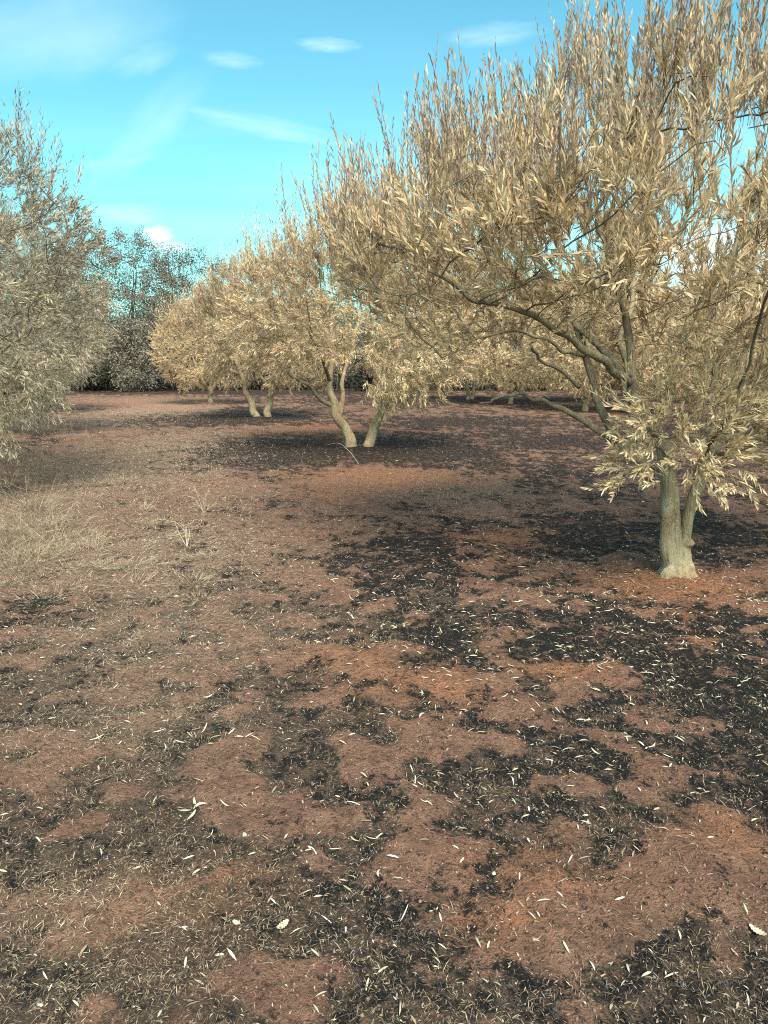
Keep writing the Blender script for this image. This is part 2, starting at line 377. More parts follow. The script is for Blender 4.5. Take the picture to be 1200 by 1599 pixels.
def grow(limbs, attract, D=0.13, di=1.0, dk=0.2, iters=70, rg=None, up=0.0):
    """space colonisation from the given limb polylines: returns node positions, parents, limb flag"""
    pos = []; par = []; fixed = []
    for pl, rd, parent_hint in limbs:
        p = catmull(pl, 8); L = np.concatenate(([0], np.cumsum(np.linalg.norm(np.diff(p, axis=0), axis=1))))
        m = max(2, int(L[-1]/D)+1); s = np.linspace(0, L[-1], m)
        q = np.stack([np.interp(s, L, p[:, k]) for k in range(3)], 1); r = np.interp(np.linspace(0, 1, m), np.linspace(0, 1, len(rd)), rd)
        if len(pos): start = int(np.argmin(np.linalg.norm(np.array(pos)-q[0], axis=1)))
        else: start = -1
        prev = start
        for k in range(m):
            pos.append(q[k]); par.append(prev); fixed.append(r[k]); prev = len(pos)-1
    pos = np.array(pos); par = list(par); A = attract.copy()
    near = np.full(len(A), -1); dist = np.full(len(A), 1e9)
    def upd(newpos, off):
        nonlocal near, dist
        if len(newpos) == 0: return
        d = np.linalg.norm(A[:, None]-newpos[None], axis=2); j = d.argmin(1); dm = d[np.arange(len(A)), j]
        b_ = dm < dist; near[b_] = j[b_]+off; dist[b_] = dm[b_]
    upd(pos, 0)
    for it in range(iters):
        act = dist < di
        if not act.any(): break
        idx = near[act]; dirs = norm(A[act]-pos[idx])
        acc = np.zeros((len(pos), 3)); np.add.at(acc, idx, dirs)
        src = np.unique(idx); g = norm(acc[src] + rg.normal(0, 0.25, (len(src), 3)) + np.array([0, 0, up]))
        new = pos[src] + g*D; off = len(pos)
        pos = np.vstack((pos, new)); par.extend(src.tolist())
        upd(new, off)
        keep = dist > dk
        A, near, dist = A[keep], near[keep], dist[keep]
        if len(A) == 0 or len(pos) > 9000: break
    fx = np.zeros(len(pos)); fx[:len(fixed)] = fixed
    return pos, np.array(par), fx
def pipe_radii(pos, par, fx, tip=0.0028, e=2.2):
    r = np.zeros(len(pos)); s = np.zeros(len(pos)); nch = np.zeros(len(pos), int)
    for i in range(len(pos)-1, -1, -1):
        r[i] = max(tip, s[i]**(1/e)) if s[i] > 0 else tip
        if par[i] >= 0: s[par[i]] += r[i]**e; nch[par[i]] += 1
    return r, nch
def twig_mesh(name, pos, par, r, nfixed, sides=4, rmax=0.03):
    soup = Soup(); kids = [[] for _ in pos]
    for i, p in enumerate(par):
        if p >= 0: kids[p].append(i)
    main = [max(k, key=lambda j: r[j]) if k else -1 for k in kids]
    for i in range(nfixed, len(pos)):
        p = par[i]
        if p >= nfixed and main[p] == i: continue
        ch = [p, i]
        while main[ch[-1]] >= 0: ch.append(main[ch[-1]])
        pts = pos[ch]; rr = np.minimum(r[ch], rmax); rr[0] = min(rr[0], rr[1]*1.15)
        if len(ch) > 2: pts = pts.copy(); pts[1:-1] = 0.5*pts[1:-1] + 0.25*(pts[:-2]+pts[2:])
        tube(soup, pts, rr, sides, closed=False)
    return soup.mesh(name, smooth=True)

def leaf_quads(soup, p, d, n, L, W, rnd, fine=False, curl=0.12):
    """narrow leaves: p base, d direction, n normal (all (M,3)); L, W, rnd (M,)"""
    s = norm(np.cross(d, n)); M = len(p); L = L[:, None]; W = W[:, None]; n = norm(np.cross(s, d))
    if fine:
        c = curl*L
        v = np.stack((p, p+d*L*.3+s*W*.45+n*c*.25, p+d*L*.3-s*W*.45+n*c*.25, p+d*L*.68+s*W*.5+n*c*.2, p+d*L*.68-s*W*.5+n*c*.2, p+d*L-n*c*.3), 1)
        o = np.arange(M)[:, None]*6
        soup.add(v.reshape(-1, 3), [o+np.array([0, 2, 1]), o+np.array([1, 2, 4, 3]), o+np.array([3, 4, 5])], rnd=np.repeat(rnd, 6))
    else:
        v = np.stack((p, p+d*L*.55+s*W*.5+n*L*curl*.4, p+d*L, p+d*L*.55-s*W*.5+n*L*curl*.4), 1)
        o = np.arange(M)[:, None]*4
        soup.add(v.reshape(-1, 3), [o+np.array([0, 3, 2, 1])], rnd=np.repeat(rnd, 4))
def shoots(soup, stems, P0, Dv, S, nl, Lf, Wf, tone, rg, fine=False, ang=(22, 48), stem_r=0.0016):
    """K leafy shoots: base P0, direction Dv, length S, nl leaves each, tone (K,) colour bias"""
    K = len(P0)
    if K == 0: return
    Dv = norm(Dv); u = perp(Dv); v = np.cross(Dv, u)
    bendv = norm(rg.normal(0, 1, (K, 3)) + np.array([0, 0, 0.3]))*0.16*S[:, None]
    t = (np.linspace(0.12, 1.0, nl)[None, :] + rg.uniform(-.02, .02, (K, nl)))
    base = P0[:, None] + Dv[:, None]*(S[:, None, None]*t[..., None]) + bendv[:, None]*(t[..., None]**2)
    ph = (np.arange(nl)//2*1.571 + (np.arange(nl) % 2)*math.pi)[None, :] + rg.uniform(0, 6.28, (K, 1)) + rg.normal(0, .35, (K, nl))
    rad_ = np.cos(ph)[..., None]*u[:, None] + np.sin(ph)[..., None]*v[:, None]
    a = np.radians(rg.uniform(ang[0], ang[1], (K, nl))*(1.15-0.55*t))[..., None]
    d = norm(Dv[:, None]*np.cos(a) + rad_*np.sin(a) + rg.normal(0, .10, (K, nl, 3)))
    n = norm(np.cross(np.cross(d, Dv[:, None]), d) + rg.normal(0, .35, (K, nl, 3)))
    keep = (rg.random((K, nl)) > 0.10)
    L = rg.uniform(0.72, 1.12, (K, nl))*Lf*(1.05-0.35*(t-0.5)**2); W = rg.uniform(.75, 1.2, (K, nl))*Wf
    rnd = np.clip(tone[:, None] + rg.normal(0, .13, (K, nl)), 0, 1)
    leaf_quads(soup, base[keep], d[keep], n[keep], L[keep], W[keep], rnd[keep], fine)
    if stems is not None:
        ts = np.array([0, .5, 1.0])[None, :, None]
        c = P0[:, None] + Dv[:, None]*(S[:, None, None]*ts) + bendv[:, None]*ts**2
        an = np.array([0, 2.094, 4.189]); rr = stem_r*np.array([1.2, .9, .5])
        ring = np.cos(an)[None, None, :, None]*u[:, None, None] + np.sin(an)[None, None, :, None]*v[:, None, None]
        vv = (c[:, :, None] + ring*rr[None, :, None, None]).reshape(-1, 3)
        f = []
        for k in range(2):
            for j in range(3): f.append([k*3+j, k*3+(j+1) % 3, k*3+3+(j+1) % 3, k*3+3+j])
        o = np.arange(K)[:, None, None]*9
        stems.add(vv, [(o+np.array(f)[None]).reshape(-1, 4)])

def ell_points(rg, n, c, r, shell=0.5, clip=None):
    p = norm(rg.normal(0, 1, (n*3, 3)))*(rg.random((n*3, 1))**(1/3*(1-shell)))
    p = p*np.array(r) + np.array(c)
    if clip is not None: p = p[clip(p)]
    return p[:n]

# ------------------------------------------------------------------ the big olive tree
def big_olive():
    rg = np.random.default_rng(5)
    bx, by = TREES1; bz = float(relief(np.array([bx]), np.array([by]))[0]) - 0.05
    org = np.array((bx, by, bz))
    root = empty('olive_tree', tuple(org))
    tag(root, 'big tan scorched olive tree with fused double trunk and leafy tuft low on its stems', 'tree', 'scorched olive trees')
    A = lambda px, py, dy=0.0: at(px, py, by+dy) - org
    # fused double trunk
    s = Soup()
    def st(pts, rads, lump, seed, sides=20):
        p = catmull(pts, 8); tube(s, p, np.interp(np.linspace(0, 1, len(p)), np.linspace(0, 1, len(rads)), rads), sides, lump, seed)
    st([A(1052, 925, .02), A(1051, 890), A(1047, 840), A(1046, 780), A(1044, 735, .02), A(1040, 690, .08)], [.105, .082, .067, .066, .068, .066], .14, 1)
    st([A(1064, 925, 0), A(1066, 880, -.01), A(1070, 840, 0), A(1078, 795, 0), A(1090, 758, 0), A(1106, 716, 0), A(1128, 660, .05)], [.09, .060, .040, .042, .048, .056, .056], .14, 2)
    st([A(1040, 915, -.07), A(1043, 897, -.075), A(1045, 884, -.05)], [.045, .052, .02], .2, 3, 14)
    st([A(1076, 915, -.03), A(1077, 885, -.03), A(1074, 868, -.02)], [.035, .036, .02], .2, 4, 14)
    st([A(1064, 915, -.09), A(1062, 899, -.085), A(1060, 888, -.05)], [.035, .036, .02], .2, 8, 14)
    st([A(1068, 852, -.02), A(1078, 848, -.04), A(1083, 845, -.04)], [.026, .034, .022], .12, 5, 12)
    st([A(1056, 760, -.05), A(1057, 800, -.06), A(1056, 850, -.05)], [.022, .022, .016], .12, 6, 12)
    st([A(1040, 910, .1), A(1030, 922, .12), A(1000, 934, .16)], [.06, .045, .02], .1, 7, 12)
    for q_, (ax_, ay_) in enumerate(((-.30, -.06), (-.16, -.20), (.10, -.22), (.26, -.10), (.22, .16), (-.20, .2))):
        b0_ = A(1056, 905); st([b0_ + np.array((ax_*.22, ay_*.22, .10)), b0_ + np.array((ax_*.55, ay_*.55, .0)), b0_ + np.array((ax_, ay_, -.07))], [.036, .030, .016], .15, 20+q_, 12)
    trunk = link('trunk', remeshed(s.mesh('trunk_source'), 0.0065, 'trunk'), M_BARK, root)
    # limbs, drawn along the photograph with their own depths
    LB = [
     ([A(1046,735,.02), A(1000,716,.15), A(965,690,.28), A(935,625,.36), A(916,565,.42), A(904,515,.5), A(880,470,.6), A(850,420,.65), A(815,360,.7), A(790,300,.8)], [.07,.062,.056,.046,.044,.04,.034,.026,.018,.012]),
     ([A(965,690,.28), A(930,668,.3), A(890,645,.25), A(850,629,.2), A(815,617,.15), A(780,622,.1), A(750,630,.1)], [.045,.040,.034,.028,.022,.016,.009]),
     ([A(1040,690,.08), A(1012,660,.1), A(992,622,.1), A(985,590,.08)], [.085,.078,.072,.068]),
     ([A(985,600,.08), A(950,570,-.05), A(905,540,-.15), A(855,505,-.3), A(800,484,-.45), A(745,470,-.6), A(700,436,-.7), A(645,412,-.8)], [.050,.046,.040,.034,.028,.022,.016,.010]),
     ([A(985,595,.08), A(945,555,.25), A(900,505,.5), A(870,480,.7), A(820,440,1.0), A(760,410,1.3), A(690,390,1.5)], [.046,.042,.036,.03,.024,.016,.01]),
     ([A(985,590,.08), A(985,540,.1), A(975,480,.1), A(962,430,.05), A(945,380,-.05), A(930,320,-.1), A(960,260,-.2)], [.05,.046,.042,.034,.026,.02,.012]),
     ([A(990,590,.1), A(970,535,.4), A(990,470,.7), A(985,400,.9), A(1010,320,1.0), A(1000,240,1.1)], [.042,.036,.03,.026,.02,.012]),
     ([A(1128,660,.05), A(1150,600,.1), A(1165,545,.1), A(1185,500,.05), A(1230,440,0), A(1270,370,-.1)], [.064,.056,.05,.046,.036,.02]),
     ([A(1120,680,.05), A(1115,610,.25), A(1125,540,.4), A(1122,470,.5), A(1150,380,.5), A(1175,310,.4), A(1200,270,.3), A(1215,200,.2)], [.055,.05,.046,.042,.036,.03,.024,.014]),
     ([A(1128,660,.05), A(1190,630,-.1), A(1250,600,-.3), A(1330,540,-.5), A(1400,460,-.7)], [.05,.045,.038,.028,.014]),
     ([A(1120,690,.02), A(1150,680,.5), A(1190,640,1.0), A(1230,580,1.5), A(1250,510,1.9)], [.05,.045,.036,.026,.014]),
     ([A(905,605,.38), A(870,575,.3), A(842,558,.2), A(832,545,.15), A(834,532,.12)], [.026,.022,.018,.016,.012]),
     ([A(915,555,.42), A(885,550,.35), A(850,530,.3), A(800,520,.2), A(740,535,.1), A(690,560,.0)], [.026,.024,.020,.016,.011,.006]),
     ([A(1046,725,.0), A(1030,700,-.3), A(1000,690,-.55), A(985,690,-.7)], [.028,.022,.014,.007]),
     ([A(1105,715,-.02), A(1110,690,-.3), A(1130,660,-.55), A(1150,640,-.7)], [.028,.022,.014,.007]),
     ([A(1105,715,-.02), A(1150,700,-.3), A(1190,690,-.5), A(1230,690,-.6)], [.026,.02,.014,.007]),
    ]
    for i, (pl, rd) in enumerate(LB):
        ls = Soup(); p = catmull(pl, 7)
        jit = np.stack([vnoise(np.arange(len(p))*0.35, np.full(len(p), k*7.0+i), 1.0, 40+k)-0.5 for k in range(3)], 1)
        w = np.clip(np.arange(len(p))/6.0, 0, 1)[:, None]; rd = [q*.64 for q in rd]
        p = p + jit*0.04*w
        LB[i] = (p[::3] if len(p) % 3 == 1 else np.vstack((p[::3], p[-1:])), rd)
        tube(ls, p, np.interp(np.linspace(0, 1, len(p)), np.linspace(0, 1, len(rd)), rd), 10, .07, i)
        link('limb', ls.mesh('limb', smooth=True), M_BARKD if i not in (7,) else M_BARK, root)
    # where the crown is
    c0 = np.array((0.0, 0.35, 2.70))
    def clip(p):
        x, y, z = p[:, 0], p[:, 1], p[:, 2]
        low = np.where(x < -0.6, 1.88 + 0.15*np.sin(x*3+y*2), 1.75) - 0.45*np.clip(x-0.2, 0, 1) + 0.12*np.sin(5*x+3*y)
        top = 3.87 - 0.52*np.clip(-x-0.75, 0, 3) - 0.36*np.clip(-y, 0, 2.5) - 0.12*np.clip(y-.8, 0, 2) - 0.22*np.clip(x-.2, 0, 2)  - 0.25*np.sin(x*3.1+1)*np.sin(y*2.7)
        return (z > low) & (z < top - 0.35)
    at_ = np.vstack((ell_points(rg, 2700, c0, (2.75, 2.25, 1.5), .55, clip),
                     ell_points(rg, 260, A(1090, 668, -.70), (.62, .28, .34), .2),
                     ell_points(rg, 130, A(1190, 650, -.55), (.55, .35, .40), .2),
                     ell_points(rg, 60, A(1010, 720, -.72), (.20, .16, .20), .1)))
    pos, par, fx = grow([(p, r, None) for p, r in LB], at_, D=.10, di=1.3, dk=.14, iters=60, rg=rg, up=.12)
    nf = int((fx > 0).sum()); r, nch = pipe_radii(pos, par, fx, .0026)
    pos[nf:] += rg.normal(0, .024, (len(pos)-nf, 3))
    tw = link('twigs', twig_mesh('twigs', pos, par, r, nf, 4, .011), M_TWIG, root); tag(tw, kind='stuff')
    # shoots
    cand = np.where((r < .0075) & (np.arange(len(pos)) >= nf))[0]
    tips = cand[nch[cand] == 0]
    K = 7000
    idx = np.concatenate((tips, tips, rg.choice(cand, max(0, K-2*len(tips))))) if len(tips)*2 < K else rg.choice(tips, K)
    crest = cand[pos[cand, 2] > 3.0 - 0.5*np.clip(-pos[cand, 0]-0.9, 0, 3) - 0.36*np.clip(-pos[cand, 1], 0, 2.5)]
    low = cand[(pos[cand, 2] < 1.75) & (pos[cand, 1] < -.3) & (pos[cand, 0] > -.6)]
    idx = np.concatenate((idx, rg.choice(low, 70)))
    nreg = len(idx); idx = np.concatenate((idx, rg.choice(np.unique(crest), 1100)))
    P0 = pos[idx] + rg.normal(0, .03, (len(idx), 3)); P0[nreg:] += rg.normal(0, .09, (len(idx)-nreg, 3))*np.array([1, 1, .6])
    outw = norm((P0-c0)/np.array((2.5, 2.2, 1.5)))
    h = (P0[:, 2]-2.2)/1.6
    d = outw*rg.uniform(.1, .7, (len(idx), 1)) + rg.normal(0, .33, (len(idx), 3)) + np.array([0, 0, 1.0])*np.clip(.8+1.1*h, .1, 2.2)[:, None]
    lowm = P0[:, 2] < 1.75
    tuft = lowm & (P0[:, 1] < -.3)
    d[tuft] = norm(norm(P0[tuft]-A(1085, 700, -.45))*1.0 + rg.normal(0, .5, (tuft.sum(), 3)) + np.array([0, -.25, .15]))
    topm = (P0[:, 2] > 3.05 - 0.45*np.clip(-P0[:, 0]-0.9, 0, 3) - 0.34*np.clip(-P0[:, 1], 0, 2.5)) & ((nch[idx] == 0) | (np.arange(len(idx)) >= nreg))
    S = rg.uniform(.13, .26, len(idx)); S[topm] = rg.uniform(.26, .58, topm.sum())
    d[topm] = np.array([0, 0, 1.0]) + outw[topm]*.12 + rg.normal(0, .13, (topm.sum(), 3))
    patch = vnoise(P0[:, 0]+P0[:, 1]*.6, P0[:, 2], .55, 77)
    tone = np.clip(.68 + (patch-.5)*.45 - .55*np.clip(h-.25, 0, 1) + rg.normal(0, .10, len(idx)), .02, 1)
    tone[tuft] = rg.uniform(.62, .9, tuft.sum())
    tone[topm] = np.clip(.26 + rg.normal(0, .12, topm.sum()), .0, .6)
    W0 = P0 + org
    # shoots nearest the viewer become parts of their own, the others one foliage mesh
    vis = (W0[:, 0]/W0[:, 1] > -.25) & (W0[:, 0]/W0[:, 1] < .50) & ~topm
    dist = np.where(vis, np.linalg.norm(W0-np.array((0, 0, CAM_H)), axis=1), 99)
    single = np.argsort(dist)[:280]; rest = np.setdiff1d(np.arange(len(idx)), single)
    fol = Soup(); stems = Soup()
    t1 = rest[topm[rest]]; t0 = rest[~topm[rest]]
    hi = t0[h[t0] > .55]; lo = t0[h[t0] <= .55]
    for part, fine in ((lo[P0[lo, 1] < .6], True), (lo[P0[lo, 1] >= .6], False)):
        shoots(fol, stems, P0[part], d[part], S[part], 26, .062, .0098, tone[part], rg, fine, (14, 42))
    for part, fine in ((hi[P0[hi, 1] < .6], True), (hi[P0[hi, 1] >= .6], False)):
        shoots(fol, stems, P0[part], d[part], S[part]*1.2, 24, .052, .0086, tone[part], rg, fine, (12, 32))
    shoots(fol, stems, P0[t1], d[t1], S[t1], 26, .050, .0084, tone[t1], rg, True, (12, 30))
    tag(link('foliage', fol.mesh('foliage'), M_TAN, root), kind='stuff')
    tag(link('shoot_stems', stems.mesh('shoot_stems'), M_TWIG, root), kind='stuff')
    temps = []
    for k in range(10):
        f = Soup(); z = np.zeros((1, 3))
        shoots(f, None, z, np.array([[0, 0, 1.0]]), np.array([.17+.012*k]), 26, .070, .0100, np.array([.55+.04*(k % 6)]), rg, True, (18, 48))
        f2 = Soup(); tube(f2, [(0, 0, 0), (0, 0, .08), (0, 0, .17+.012*k)], [.002, .0017, .001], 4)
        f.add(np.concatenate(f2.v), [np.concatenate(f2.l[:1]).reshape(-1, 4)], rnd=.15)
        me = f.mesh('leafy_shoot'); me.materials.append(M_TAN); temps.append(me)
    for k, j in enumerate(single):
        o = bpy.data.objects.new('leafy_shoot', temps[k % 10]); COL.objects.link(o); o.parent = root
        o.location = P0[j]; o.rotation_mode = 'QUATERNION'
        q = Vector(d[j]).to_track_quat('Z', 'Y'); o.rotation_quaternion = q @ Matrix.Rotation(rg.uniform(0, 6.28), 3, 'Z').to_quaternion()
        o.scale = (1, 1, 1)
    return root

# ------------------------------------------------------------------ other trees
def olive_variant(seed, stems, centre, radii, zlow, nattr, K, nl, leaf, tone0, mat, topfrac=.25, bark=M_BARK, D=.16, weep=0.0, skirt=None, stemr=.07):
    """a whole olive in local coordinates; returns an Empty with its parts (trunk stems, twigs, foliage)"""
    rg = np.random.default_rng(seed)
    root = empty('olive_tree', (0, 0, 0)); limbs = []
    s = Soup()
    for k, (pl, rd) in enumerate(stems):
        rd = [q*.8 for q in rd]; p = catmull(pl, 7); rr = np.interp(np.linspace(0, 1, len(p)), np.linspace(0, 1, len(rd)), rd)
        jit = np.stack([vnoise(np.arange(len(p))*.3, np.full(len(p), j*5.0+k+seed), 1.0, 60+j)-.5 for j in range(3)], 1)
        p = p + jit*.10*np.clip(np.arange(len(p))/5, 0, 1)[:, None]
        if k < 2 or rd[0] > .05: tube(s, p, rr, 12, .10, k+seed)
        else:
            ls = Soup(); tube(ls, p, rr, 8, .07, k); link('limb', ls.mesh('limb', smooth=True), M_BARKD, root)
        limbs.append((p[::3], rd, None))
    link('trunk', remeshed(s.mesh('trunk_source'), .022, 'trunk'), bark, root)
    c0 = np.array(centre)
    if not isinstance(zlow, tuple): zlow = (zlow, zlow)
    def clip(p): return p[:, 2] > np.where(p[:, 0] < .1, zlow[0], zlow[1]) + .18*np.sin(3*p[:, 0]+seed)+.15*np.sin(4*p[:, 1])
    a = ell_points(rg, nattr, c0, radii, .55, clip)
    if skirt is not None: a = np.vstack((a, ell_points(rg, nattr//5, *skirt, .2)))
    pos, par, fx = grow(limbs, a, D=D, di=1.8, dk=.2, iters=50, rg=rg, up=.12)
    nf = int((fx > 0).sum()); r, nch = pipe_radii(pos, par, fx, .0034)
    tag(link('twigs', twig_mesh('twigs', pos, par, r, nf, 3, .03), M_TWIG, root), kind='stuff')
    cand = np.where((r < .011) & (np.arange(len(pos)) >= nf))[0]; tips = cand[nch[cand] == 0]
    idx = np.concatenate((tips, rg.choice(cand, max(0, K-len(tips))))) if len(tips) < K else rg.choice(tips, K)
    P0 = pos[idx] + rg.normal(0, .05, (len(idx), 3)); rr_ = np.array(radii); outw = norm((P0-c0)/rr_)
    h = (P0[:, 2]-c0[2])/radii[2]
    d = outw*rg.uniform(.2, .8, (len(idx), 1)) + rg.normal(0, .35, (len(idx), 3)) + np.array([0, 0, 1.0])*np.clip(.55+.8*h-weep, -.9, 1.5)[:, None]
    topm = (h > .38) & (nch[idx] == 0) & (rg.random(len(idx)) < .8)
    d[topm] = np.array([0, 0, 1.0]) + outw[topm]*.15 + rg.normal(0, .15, (topm.sum(), 3))
    S = rg.uniform(.14, .30, len(idx)); S[topm] = rg.uniform(.30, .85, topm.sum())
    patch = vnoise(P0[:, 0]+P0[:, 1]*.7, P0[:, 2]+P0[:, 1]*.3, .8, 70+seed)
    tone = np.clip(tone0 + (patch-.5)*.5 - topfrac*np.clip(h, 0, 1) + rg.normal(0, .10, len(idx)), .02, 1)
    fol = Soup(); shoots(fol, None, P0, d, S, nl, leaf[0], leaf[1], tone, rg, False, (20, 50))
    tag(link('foliage', fol.mesh('foliage'), mat, root), kind='stuff')
    return root
def copy_tree(src, loc, rotz=0, scale=1.0):
    r = src.copy(); COL.objects.link(r)
    for ch in [o for o in bpy.data.objects if o.parent == src]:
        c = ch.copy(); COL.objects.link(c); c.parent = r
    return place(r, loc, rotz, scale)
def place(r, loc, rotz=0, scale=1.0):
    z = float(relief(np.array([loc[0]]), np.array([loc[1]]))[0]) - .05
    r.location = (loc[0], loc[1], z); r.rotation_euler = (0, 0, rotz); r.scale = (scale,)*3 if not isinstance(scale, tuple) else scale
    return r

big_olive()

GRP = 'scorched olive trees'
# second tree of the row: two stems spread in a V
t2 = olive_variant(21, [
  ([(-.17, 0, -.1), (-.28, 0, .25), (-.50, .0, .75), (-.62, .05, 1.2), (-.55, .1, 1.9), (-.7, .1, 2.7)], [.17, .12, .105, .085, .06, .03]),
  ([(.12, 0, -.1), (.16, 0, .2), (.32, -.02, .7), (.50, -.02, 1.1), (.65, .0, 1.7), (.9, .1, 2.6)], [.14, .12, .12, .10, .07, .03]),
  ([(-.50, 0, .75), (-.75, -.1, .98), (-1.05, -.15, 1.22), (-1.35, -.2, 1.45), (-1.7, -.3, 1.9)], [.06, .05, .042, .032, .016]),
  ([(-.44, 0, .62), (-.40, .03, .95), (-.36, .05, 1.35), (-.2, .2, 1.9), (0, .4, 2.8)], [.07, .062, .055, .045, .02]),
  ([(.42, 0, .9), (.36, .3, 1.3), (.5, .8, 1.9), (.6, 1.2, 2.6)], [.06, .05, .04, .02]),
  ([(.52, 0, 1.15), (.9, -.3, 1.5), (1.3, -.6, 1.9), (1.8, -.8, 2.4)], [.055, .045, .035, .016]),
  ([(-.6, .05, 1.25), (-.7, -.5, 1.7), (-.9, -1.0, 2.2)], [.05, .04, .016])],
  (-.02, .1, 2.45), (2.5, 2.1, 1.75), (1.45, .95), 1500, 5400, 18, (.092, .0165), .60, M_TAN, weep=.25)
place(t2, ROW[0]); tag(t2, 'tan scorched olive tree whose two stems spread from the ground in a V', 'tree', GRP)
# third: shorter V with a straight right stem, browner crown
t3 = olive_variant(33, [
  ([(-.12, 0, -.1), (-.25, 0, .3), (-.50, 0, .8), (-.55, .05, 1.3), (-.9, .1, 2.2), (-1.1, .1, 3.0)], [.17, .13, .11, .09, .06, .03]),
  ([(.18, 0, -.1), (.20, 0, .3), (.30, 0, .9), (.45, 0, 1.25), (.6, .1, 2.2), (.7, .1, 3.2)], [.15, .125, .12, .10, .06, .03]),
  ([(.28, 0, .8), (.05, .0, 1.15), (-.1, .0, 1.7), (-.1, .1, 2.6)], [.07, .06, .045, .02]),
  ([(-.5, 0, .8), (-.2, -.1, 1.25), (-.1, -.5, 1.8), (0, -1, 2.4)], [.06, .05, .04, .02]),
  ([(-.52, 0, 1.0), (-.95, -.1, 1.3), (-1.4, -.2, 1.8)], [.05, .04, .018]),
  ([(.40, 0, 1.15), (.9, .2, 1.6), (1.5, .3, 2.2)], [.05, .04, .018])],
  (.05, 0, 2.75), (2.15, 2.0, 1.95), (1.25, 1.1), 1100, 3900, 16, (.11, .019), .46, M_TAN, weep=.1)
place(t3, ROW[1]); tag(t3, 'browner scorched olive tree with pale straight stem beside a dark slanting one', 'tree', GRP)
# fourth: rounder and paler, nearly to the ground
t4 = olive_variant(45, [
  ([(0, 0, -.1), (-.03, 0, .3), (-.02, 0, .55), (-.3, 0, .95), (-.6, .1, 1.7), (-.8, .1, 2.6)], [.17, .13, .12, .085, .06, .03]),
  ([(0, 0, .35), (.1, 0, .65), (.4, 0, 1.0), (.7, .1, 1.8), (.9, 0, 2.7)], [.10, .09, .08, .05, .02]),
  ([(0, 0, .6), (.05, .2, 1.2), (0, .3, 2.0), (0, .2, 3.0)], [.06, .05, .04, .02]),
  ([(-.1, 0, .7), (-.1, -.5, 1.2), (-.2, -1, 1.9)], [.06, .05, .02])],
  (0, 0, 2.35), (2.25, 2.1, 1.95), .8, 1100, 4200, 16, (.115, .021), .68, M_TAN, weep=.2)
place(t4, ROW[2]); tag(t4, 'round pale tan olive tree whose crown hangs close to the ground beside dark scrub', 'tree', GRP)

# the next row to the right, seen under and through the big tree
for k, (src, loc, rz, sc, lab) in enumerate((
   (t4, (7.3, 27.0), 1.2, 1.0, 'pale olive tree with short thin trunk seen under the long limb of the big olive'),
   (t3, (11.2, 18.5), 2.2, 1.0, 'tan olive tree standing behind the leafy tuft of the big olive'),
   (t3, (4.2, 36.5), 4.0, .95, 'small brown olive tree standing between the V stemmed olive and the dark wood'),
   (t4, (1.0, 46.0), 2.9, .95, 'small distant pale olive tree behind the brown olive at the dark wood'),
   (t4, (15.5, 30.0), 0.4, 1.1, 'pale olive tree behind the right stem of the big olive'),
   (t4, (20.5, 27.0), 3.3, 1.15, 'pale olive tree farthest out beyond the right stem of the big olive'),
   (t4, (9.6, 25.5), 5.6, .95, 'low pale olive tree just behind the slanting left limbs of the big olive'),
   (t4, (5.4, 32.0), 3.7, 1.0, 'pale rounded olive tree between the V stemmed olive and the low pale olive'),
   (t3, (9.0, 33.5), 1.7, 1.1, 'brown olive tree filling the gap under the crown of the big olive'),
   (t4, (18.0, 41.0), 4.6, 1.2, 'tall pale olive tree against the wood behind the right stem of the big olive'),
   (t3, (13.0, 40.0), 5.1, 1.0, 'distant brown olive tree between two pale olives at the edge of the wood'))):
    c = copy_tree(src, loc, rz, sc); tag(c, lab, 'tree', GRP)

# left row: greyer, hanging foliage
l1 = olive_variant(57, [
  ([(0, 0, -.1), (.05, 0, .4), (.1, .05, .9), (.4, .05, 1.5), (.7, .1, 2.4), (.9, .1, 3.4)], [.19, .14, .13, .09, .06, .03]),
  ([(.05, 0, .5), (-.15, 0, 1.0), (-.5, .1, 1.7), (-.8, .1, 2.8)], [.10, .085, .06, .03]),
  ([(.1, 0, .9), (.6, -.2, 1.3), (1.2, -.3, 1.7), (1.8, -.3, 2.1)], [.06, .05, .035, .016]),
  ([(.1, 0, 1.0), (.3, -.7, 1.5), (.5, -1.4, 1.9)], [.06, .045, .016]),
  ([(.1, 0, 1.0), (.4, .7, 1.6), (.8, 1.4, 2.2)], [.06, .045, .016]),
  ([(.3, 0, 1.3), (.2, 0, 2.2), (.3, -.1, 3.5)], [.06, .05, .02])],
  (.1, 0, 2.85), (2.5, 2.2, 2.15), 1.0, 1900, 4800, 18, (.085, .0135), .46, M_GREY, weep=.45, topfrac=.12,
  skirt=((.95, -.45, .85), (.6, .5, .45)))
place(l1, (-6.0, 9.2), 0, (1, 1, .94)); tag(l1, 'grey brown olive tree with hanging skirts reaching the dry grass', 'tree', GRP)
for loc, rz, sc, lab in (((-9.1, 17.6), .5, 1.0, 'grey brown olive tree with pale leaf ends standing next after the skirted one'),
                         ((-12.3, 26.5), 2.0, 1.05, 'grey brown olive tree last of its row before the dark wood')):
    tag(copy_tree(l1, loc, rz, sc), lab, 'tree', GRP)

